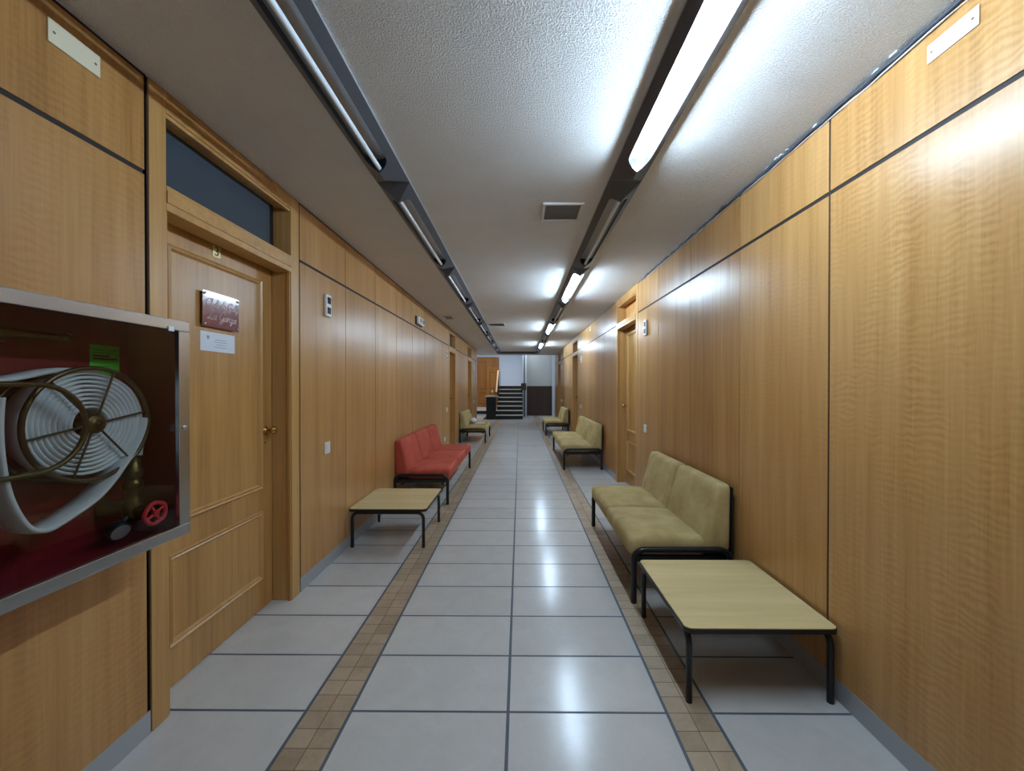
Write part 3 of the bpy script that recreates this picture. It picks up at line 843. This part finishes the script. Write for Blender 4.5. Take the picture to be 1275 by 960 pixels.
# coiled flat hose
b = MB(); turns, r0, r1 = 9, .046, .172; N = turns * 44; vs = []; fs = []
prof = [(-.0045, -.034), (.0035, -.036), (.0045, 0), (.0035, .036), (-.0045, .034), (-.0055, 0)]
for i in range(N + 1):
    u = i / N; a = -2 * PI * turns * u; R = r0 + (r1 - r0) * u
    for dr, dx in prof:
        wob = .0012 * math.sin(5 * a + i * .01)
        vs.append((-1.452 + dx + wob, RY + (R + dr) * math.cos(a), RZ + (R + dr) * math.sin(a)))
K = len(prof)
for i in range(N):
    for k in range(K): fs.append((i * K + k, i * K + (k + 1) % K, (i + 1) * K + (k + 1) % K, (i + 1) * K + k))
b.add(vs, fs, 0, True)
hose = rl(b).build('coiled_hose', M['hose'], r)
def band(path, wdt, th, xs_):
    """flat hose along a (y, z) path, width across x"""
    b = MB(); q = []
    P = cr(path, 8); n = len(P)
    for i, (yy, zz) in enumerate(P):
        t0 = P[max(i - 1, 0)]; t1 = P[min(i + 1, n - 1)]
        ty, tz = t1[0] - t0[0], t1[1] - t0[1]; l_ = math.hypot(ty, tz) or 1
        ny, nz = -tz / l_, ty / l_
        xx = xs_[0] + (xs_[1] - xs_[0]) * i / (n - 1)
        for (e, d) in ((-wdt / 2, -th * .35), (-wdt / 2 - .002, 0), (-wdt / 2, th * .35), (0, th * .5), (wdt / 2, th * .35), (wdt / 2 + .002, 0), (wdt / 2, -th * .35), (0, -th * .5)):
            q.append((xx + e, yy + ny * d, zz + nz * d))
    f = []
    for i in range(n - 1):
        for k in range(8): f.append((i * 8 + k, i * 8 + (k + 1) % 8, (i + 1) * 8 + (k + 1) % 8, (i + 1) * 8 + k))
    b.add(q, f, 0, True); return b
rl(band([(1.425, 1.33), (1.400, 1.262), (1.332, 1.165), (1.25, 1.085), (1.14, 1.035), (1.09, 1.03), (1.05, 1.062), (1.015, 1.14), (.995, 1.23), (.985, 1.33), (.985, 1.42)], .075, .016, (-1.44, -1.385))).build('hose_loop', M['hose'], r)
rl(band([(1.27, 1.500), (1.17, 1.498), (1.07, 1.472), (.97, 1.452), (.85, 1.445), (.75, 1.43)], .072, .016, (-1.452, -1.46))).build('hose_lead', M['hose'], r)
rl(band([(1.432, 1.33), (1.425, 1.27), (1.408, 1.23), (1.397, 1.194)], .062, .022, (-1.452, -1.430))).build('hose_end', M['hosegrey'], r)
b = MB()
b.tube([(-1.352, .70, 1.455), (-1.352, .9, 1.455)] + [(-1.352, 1.053 + .125 * math.cos(a), 1.330 + .125 * math.sin(a)) for a in [PI / 2 - PI * i / 16 for i in range(17)]] + [(-1.352, .9, 1.205), (-1.352, .70, 1.205)], .0075, 12)
rl(b).build('guide_bar', M['oldbrass'], r)
tag(r, 'hose reel with pale coiled canvas hose inside the glass cabinet', 'hose reel')
# valve
r = empty('hose_valve', (-1.44, 1.385, .975))
b = MB(); vx, vy = -1.430, 1.396
b.lathe([(.001, .955), (.026, .955), (.030, .975), (.030, 1.02), (.022, 1.035), (.020, 1.07), (.029, 1.075), (.029, 1.098), (.021, 1.104), (.024, 1.112), (.030, 1.116), (.030, 1.140), (.024, 1.150), (.022, 1.185), (.001, 1.185)], (vx, vy, 0), 'z', 24)
b.tube([(vx - .095, vy - .02, 1.0), (vx, vy, 1.0)], .024, 16)
b.tube([(vx, vy, .995), (vx + .05, vy - .002, .985)], [.024, .018], 16)
rl(b).build('valve_body', M['oldbrass'], r)
b = MB(); ax = Vector((1, -.05, -.04)).normalized(); c0 = Vector((vx, vy, .986)) + ax * .088
e1 = ax.cross(Vector((0, 0, 1))).normalized(); e2 = ax.cross(e1)
b.tube([c0 - ax * .088, c0 + ax * .004], .006, 10)
rl(b).build('stem', M['oldbrass'], r)
b = MB(); R = .038
b.tube([c0 + (e1 * math.cos(2 * PI * i / 36) + e2 * math.sin(2 * PI * i / 36)) * (R + .0015 * math.cos(5 * 2 * PI * i / 36)) for i in range(36)], .0075, 10, closed=True)
for k in range(4):
    a = 2 * PI * k / 4 + .5; b.tube([c0, c0 + (e1 * math.cos(a) + e2 * math.sin(a)) * R], .0052, 8)
b.tube([c0 - ax * .006, c0 + ax * .008], .011, 14)
rl(b).build('hand_wheel', M['wheelred'], r)
b = MB(); g0 = Vector((-1.415, 1.336, .935)); ga = Vector((.88, -.2, -.42)).normalized()
b.tube([g0 - ga * .026, g0, g0 + ga * .003, g0 + ga * .004], [.030, .033, .033, .030], 24); gg = rl(b).build('pressure_gauge', M['rubber'], r)
b = MB(); b.tube([g0 + ga * .0042, g0 + ga * .0056], .0275, 24)
rl(b).build('dial', M['gauge'], gg)
b = MB(); b.tube([(vx, vy - .01, .985), (-1.425, 1.350, .955), g0 - ga * .024], .010, 10); rl(b).build('gauge_pipe', M['rubber'], r)
tag(r, 'brass valve with red hand wheel and gauge under the hose reel', 'valve')
# nozzle
r = empty('hose_nozzle', (-1.47, .95, 1.60))
b = MB(); b.lathe([(.001, -.21), (.022, -.21), (.024, -.15), (.017, -.13), (.014, .10), (.011, .26), (.016, .265), (.016, .285), (.001, .285)], (0, 0, .005), 'y', 20); b.build('barrel', M['oldbrass'], r)
for q in (-.10, .12):
    b = MB(); b.box(-.066, -.010, q, q + .02, -.022, .030); b.build('bracket', M['bronze'], r)
tag(r, 'aged brass hose nozzle lying along the top inside the hose cabinet', 'hose nozzle')

# ------------------------------------------------------------------ lobby and stairs
ZC = 3.7; YW = 20.2
b = MB()
b.box(-4.6, -1.09, YW, YW + .12, 0, ZC, 0); b.box(-1.09, .30, YW, YW + .12, 0, ZC, 0)
b.box(.24, 1.70, 18.42, 18.54, 1.44, ZC, 1); b.box(.24, .36, 18.54, YW, 0, ZC, 1)
struct(b.build('wall_stair', [M['plasterblue'], M['plastergrey']]))
b = MB(); b.box(.24, 1.70, 18.40, 18.54, .02, 1.40, 0, (.2, 0, .5)); b.box(.24, 1.70, 18.38, 18.54, 1.40, 1.445, 0, (.6, 0, .2))
b.box(.865, .872, 18.397, 18.40, .02, 1.40, 1)
struct(b.build('trim_8', [M['walnut'], M['gap']]))
b = MB(); b.box(1.66, 1.76, YRE, 20.3, 0, ZC); struct(b.build('wall_lobby', M['plasterblue']))
b = MB(); b.box(-4.7, -4.6, 13.6, 20.3, 0, ZC); b.box(-4.6, XL - .1, 13.55, 13.67, 0, H + .1); struct(b.build('wall_lobby_side', M['plasterblue']))
b = MB(); b.box(-4.7, 1.76, YC, 20.4, ZC, ZC + .1); b.box(-4.6, 1.7, YC, YC + .1, H, ZC); struct(b.build('ceiling_lobby', M['plasterblue']))

# wood door set beside the stairs, on a two-step plinth
b = MB(); b.box(-3.6, -1.09, 19.72, YW, 0, .168, 1); b.box(-3.6, -1.09, 19.70, YW, .168, .19, 0)
b.box(-3.6, -1.09, 20.05, YW, .19, .335, 0)
struct(b.build('trim_9', [M['marble_white'], M['marble_black']]))
b = MB(); yy = YW
DZ0, DZ1 = .336, 2.975
b.box(-2.26, -1.10, yy - .03, yy - .0005, DZ0, DZ1, 0, (.3, 0, .3))
b.box(-2.20, -1.70, yy - .05, yy - .03, DZ0, DZ1 - .06, 0, (.7, 0, .5)); b.box(-1.655, -1.14, yy - .05, yy - .03, DZ0, 2.36, 0, (.9, 0, .55)); b.box(-1.655, -1.14, yy - .05, yy - .03, 2.43, DZ1 - .06, 0, (.1, 0, .5))
b.box(-1.70, -1.655, yy - .065, yy - .03, DZ0, DZ1, 0, (.5, 0, .8)); b.box(-1.655, -1.10, yy - .065, yy - .03, 2.36, 2.43, 0, (.5, 0, .75))
for (p0, p1, q0, q1) in ((-2.12, -1.78, 1.3, 2.75), (-2.12, -1.78, .50, 1.12), (-1.58, -1.22, 1.3, 2.2), (-1.58, -1.22, .50, 1.12)):
    for (u0, u1, v0, v1) in ((p0, p1, q0, q0 + .03), (p0, p1, q1 - .03, q1), (p0, p0 + .03, q0, q1), (p1 - .03, p1, q0, q1)):
        b.box(u0, u1, yy - .064, yy - .05, v0, v1, 0, (.4, 0, .25))
d = struct(b.build('door_7', M['lobby_wood']))
b = MB(); b.box(-1.475, -1.43, yy - .075, yy - .0655, 1.10, 1.24, 0, bev=.002)
b.build('handle_plate', M['white'], d)

# staircase
SX0, SX1, SY0, RH, TD = -1.03, .13, 16.60, .186, .30
b = MB()
for i in range(8):
    y0 = SY0 + TD * i; z1 = RH * (i + 1)
    y1 = y0 + TD if i < 7 else YW - .001
    b.box(SX0, SX1, y0, YW - .001, z1 - RH, z1 - .032, 1)
    b.box(SX0 - .012, SX1, y0 - .022, y1, z1 - .032, z1, 0)
struct(b.build('staircase', [M['marble_white'], M['marble_black']]))
b = MB(); b.box(-1.46, -1.045, SY0 - .03, SY0 + .42, 0, .975, 0); b.box(-1.50, -.965, SY0 - .05, SY0 + .45, .975, 1.02, 1)
b.box(-1.60, -1.46, SY0 + .1, SY0 + 3.0, 0, .03, 0)
struct(b.build('stair_parapet', [M['marble_black'], M['marble_white']]))
hr = empty('stair_handrail', (-1.02, SY0 + .1, 1.02))
def hl_(b): b.v = [(p[0] - hr.location.x, p[1] - hr.location.y, p[2] - hr.location.z) for p in b.v]; return b
b = MB(); b.tube([(-1.03, SY0 + .05, 1.17), (-1.03, SY0 + .25, 1.27), (-1.03, SY0 + 1.45, 2.17)], .040, 12); hl_(b).build('rail', M['handrail'], hr)
b = MB(); b.box(-1.075, -1.005, SY0 + .03, SY0 + .10, 1.0205, 1.19); hl_(b).build('newel_post', M['lobby_wood'], hr)
for i in range(4):
    yy = SY0 + .35 + .36 * i; z0 = .186 * (int((yy - SY0) / TD) + 1)
    b = MB(); zz = 1.27 + (yy - SY0 - .25) * .75
    b.tube([(-.995, yy, max(z0, 1.021) if yy < SY0 + .44 else z0 + .0005), (-.995, yy, zz - .01)], .014, 8); hl_(b).build('baluster', M['blackedge'], hr)
b = MB(); b.box(-.945, -.925, SY0 + 1.50, SY0 + 1.56, 1.1165, 2.16); hl_(b).build('end_post', M['blackedge'], hr)
tag(hr, 'light wooden handrail rising beside the dark stairs', 'handrail')
# partition posts
b = MB(); b.box(.145, .19, 18.20, 18.32, 0, ZC, 0); b.box(.19, .235, 18.22, 18.30, 0, ZC, 1); b.box(.25, .335, 18.20, 18.32, 0, ZC, 0)
struct(b.build('trim_10', [M['alu'], M['rubber']]))
b = MB(); b.box(1.545, 1.655, 18.20, 18.32, 0, ZC, 0); struct(b.build('trim_11', M['alu']))
b = MB(); b.box(.06, .30, 18.05, 18.19, 1.25, 1.58, 0, (.3, 0, .4))
struct(b.build('trim_12', M['walnut']))

# ------------------------------------------------------------------ lights
def area(name, loc, size, energy, col, rot=(0, 0, 0)):
    l = bpy.data.lights.new(name, 'AREA'); l.shape = 'RECTANGLE'; l.size, l.size_y = size; l.energy = energy; l.color = col
    o = bpy.data.objects.new(name, l); COL.objects.link(o); o.location = loc; o.rotation_euler = rot; return o
area('stair_fill', (-.25, 17.95, ZC - .03), (1.6, 1.2), 52, (.72, .85, 1))  # added unseen area light, standing in for daylight on the stair walls
area('lobby_area_light', (-2.7, 17.6, ZC - .03), (1.0, 1.0), 42, (1, .90, .76))  # unseen warm area light under the lobby ceiling, no fixture modelled
w = bpy.data.worlds.new('world'); S.world = w; w.use_nodes = True
bg = w.node_tree.nodes['Background']; bg.inputs[0].default_value = (.80, .90, 1.0, 1); bg.inputs[1].default_value = .22

# ------------------------------------------------------------------ camera
cam = bpy.data.cameras.new('camera'); co = bpy.data.objects.new('camera', cam); COL.objects.link(co)
F, psi, phi, hcam = 475.0, .0076, .006, 1.45
fw = Vector((-math.sin(psi) * math.cos(phi), math.cos(psi) * math.cos(phi), -math.sin(phi)))
rt = Vector((math.cos(psi), math.sin(psi), 0)); up = rt.cross(fw)
mw = Matrix((rt, up, -fw)).transposed().to_4x4(); mw.translation = (0, 0, hcam)
co.matrix_world = mw
cam.sensor_fit = 'HORIZONTAL'; cam.sensor_width = 36; cam.lens = F / 1275 * 36
cam.shift_x = -6.1 / 1275; cam.shift_y = 3.5 / 1275; cam.clip_start = .01; cam.clip_end = 100
S.camera = co
S.view_settings.view_transform = 'Standard'; S.view_settings.look = 'None'; S.view_settings.gamma = 1
S.view_settings.use_curve_mapping = False; S.view_settings.exposure = .3
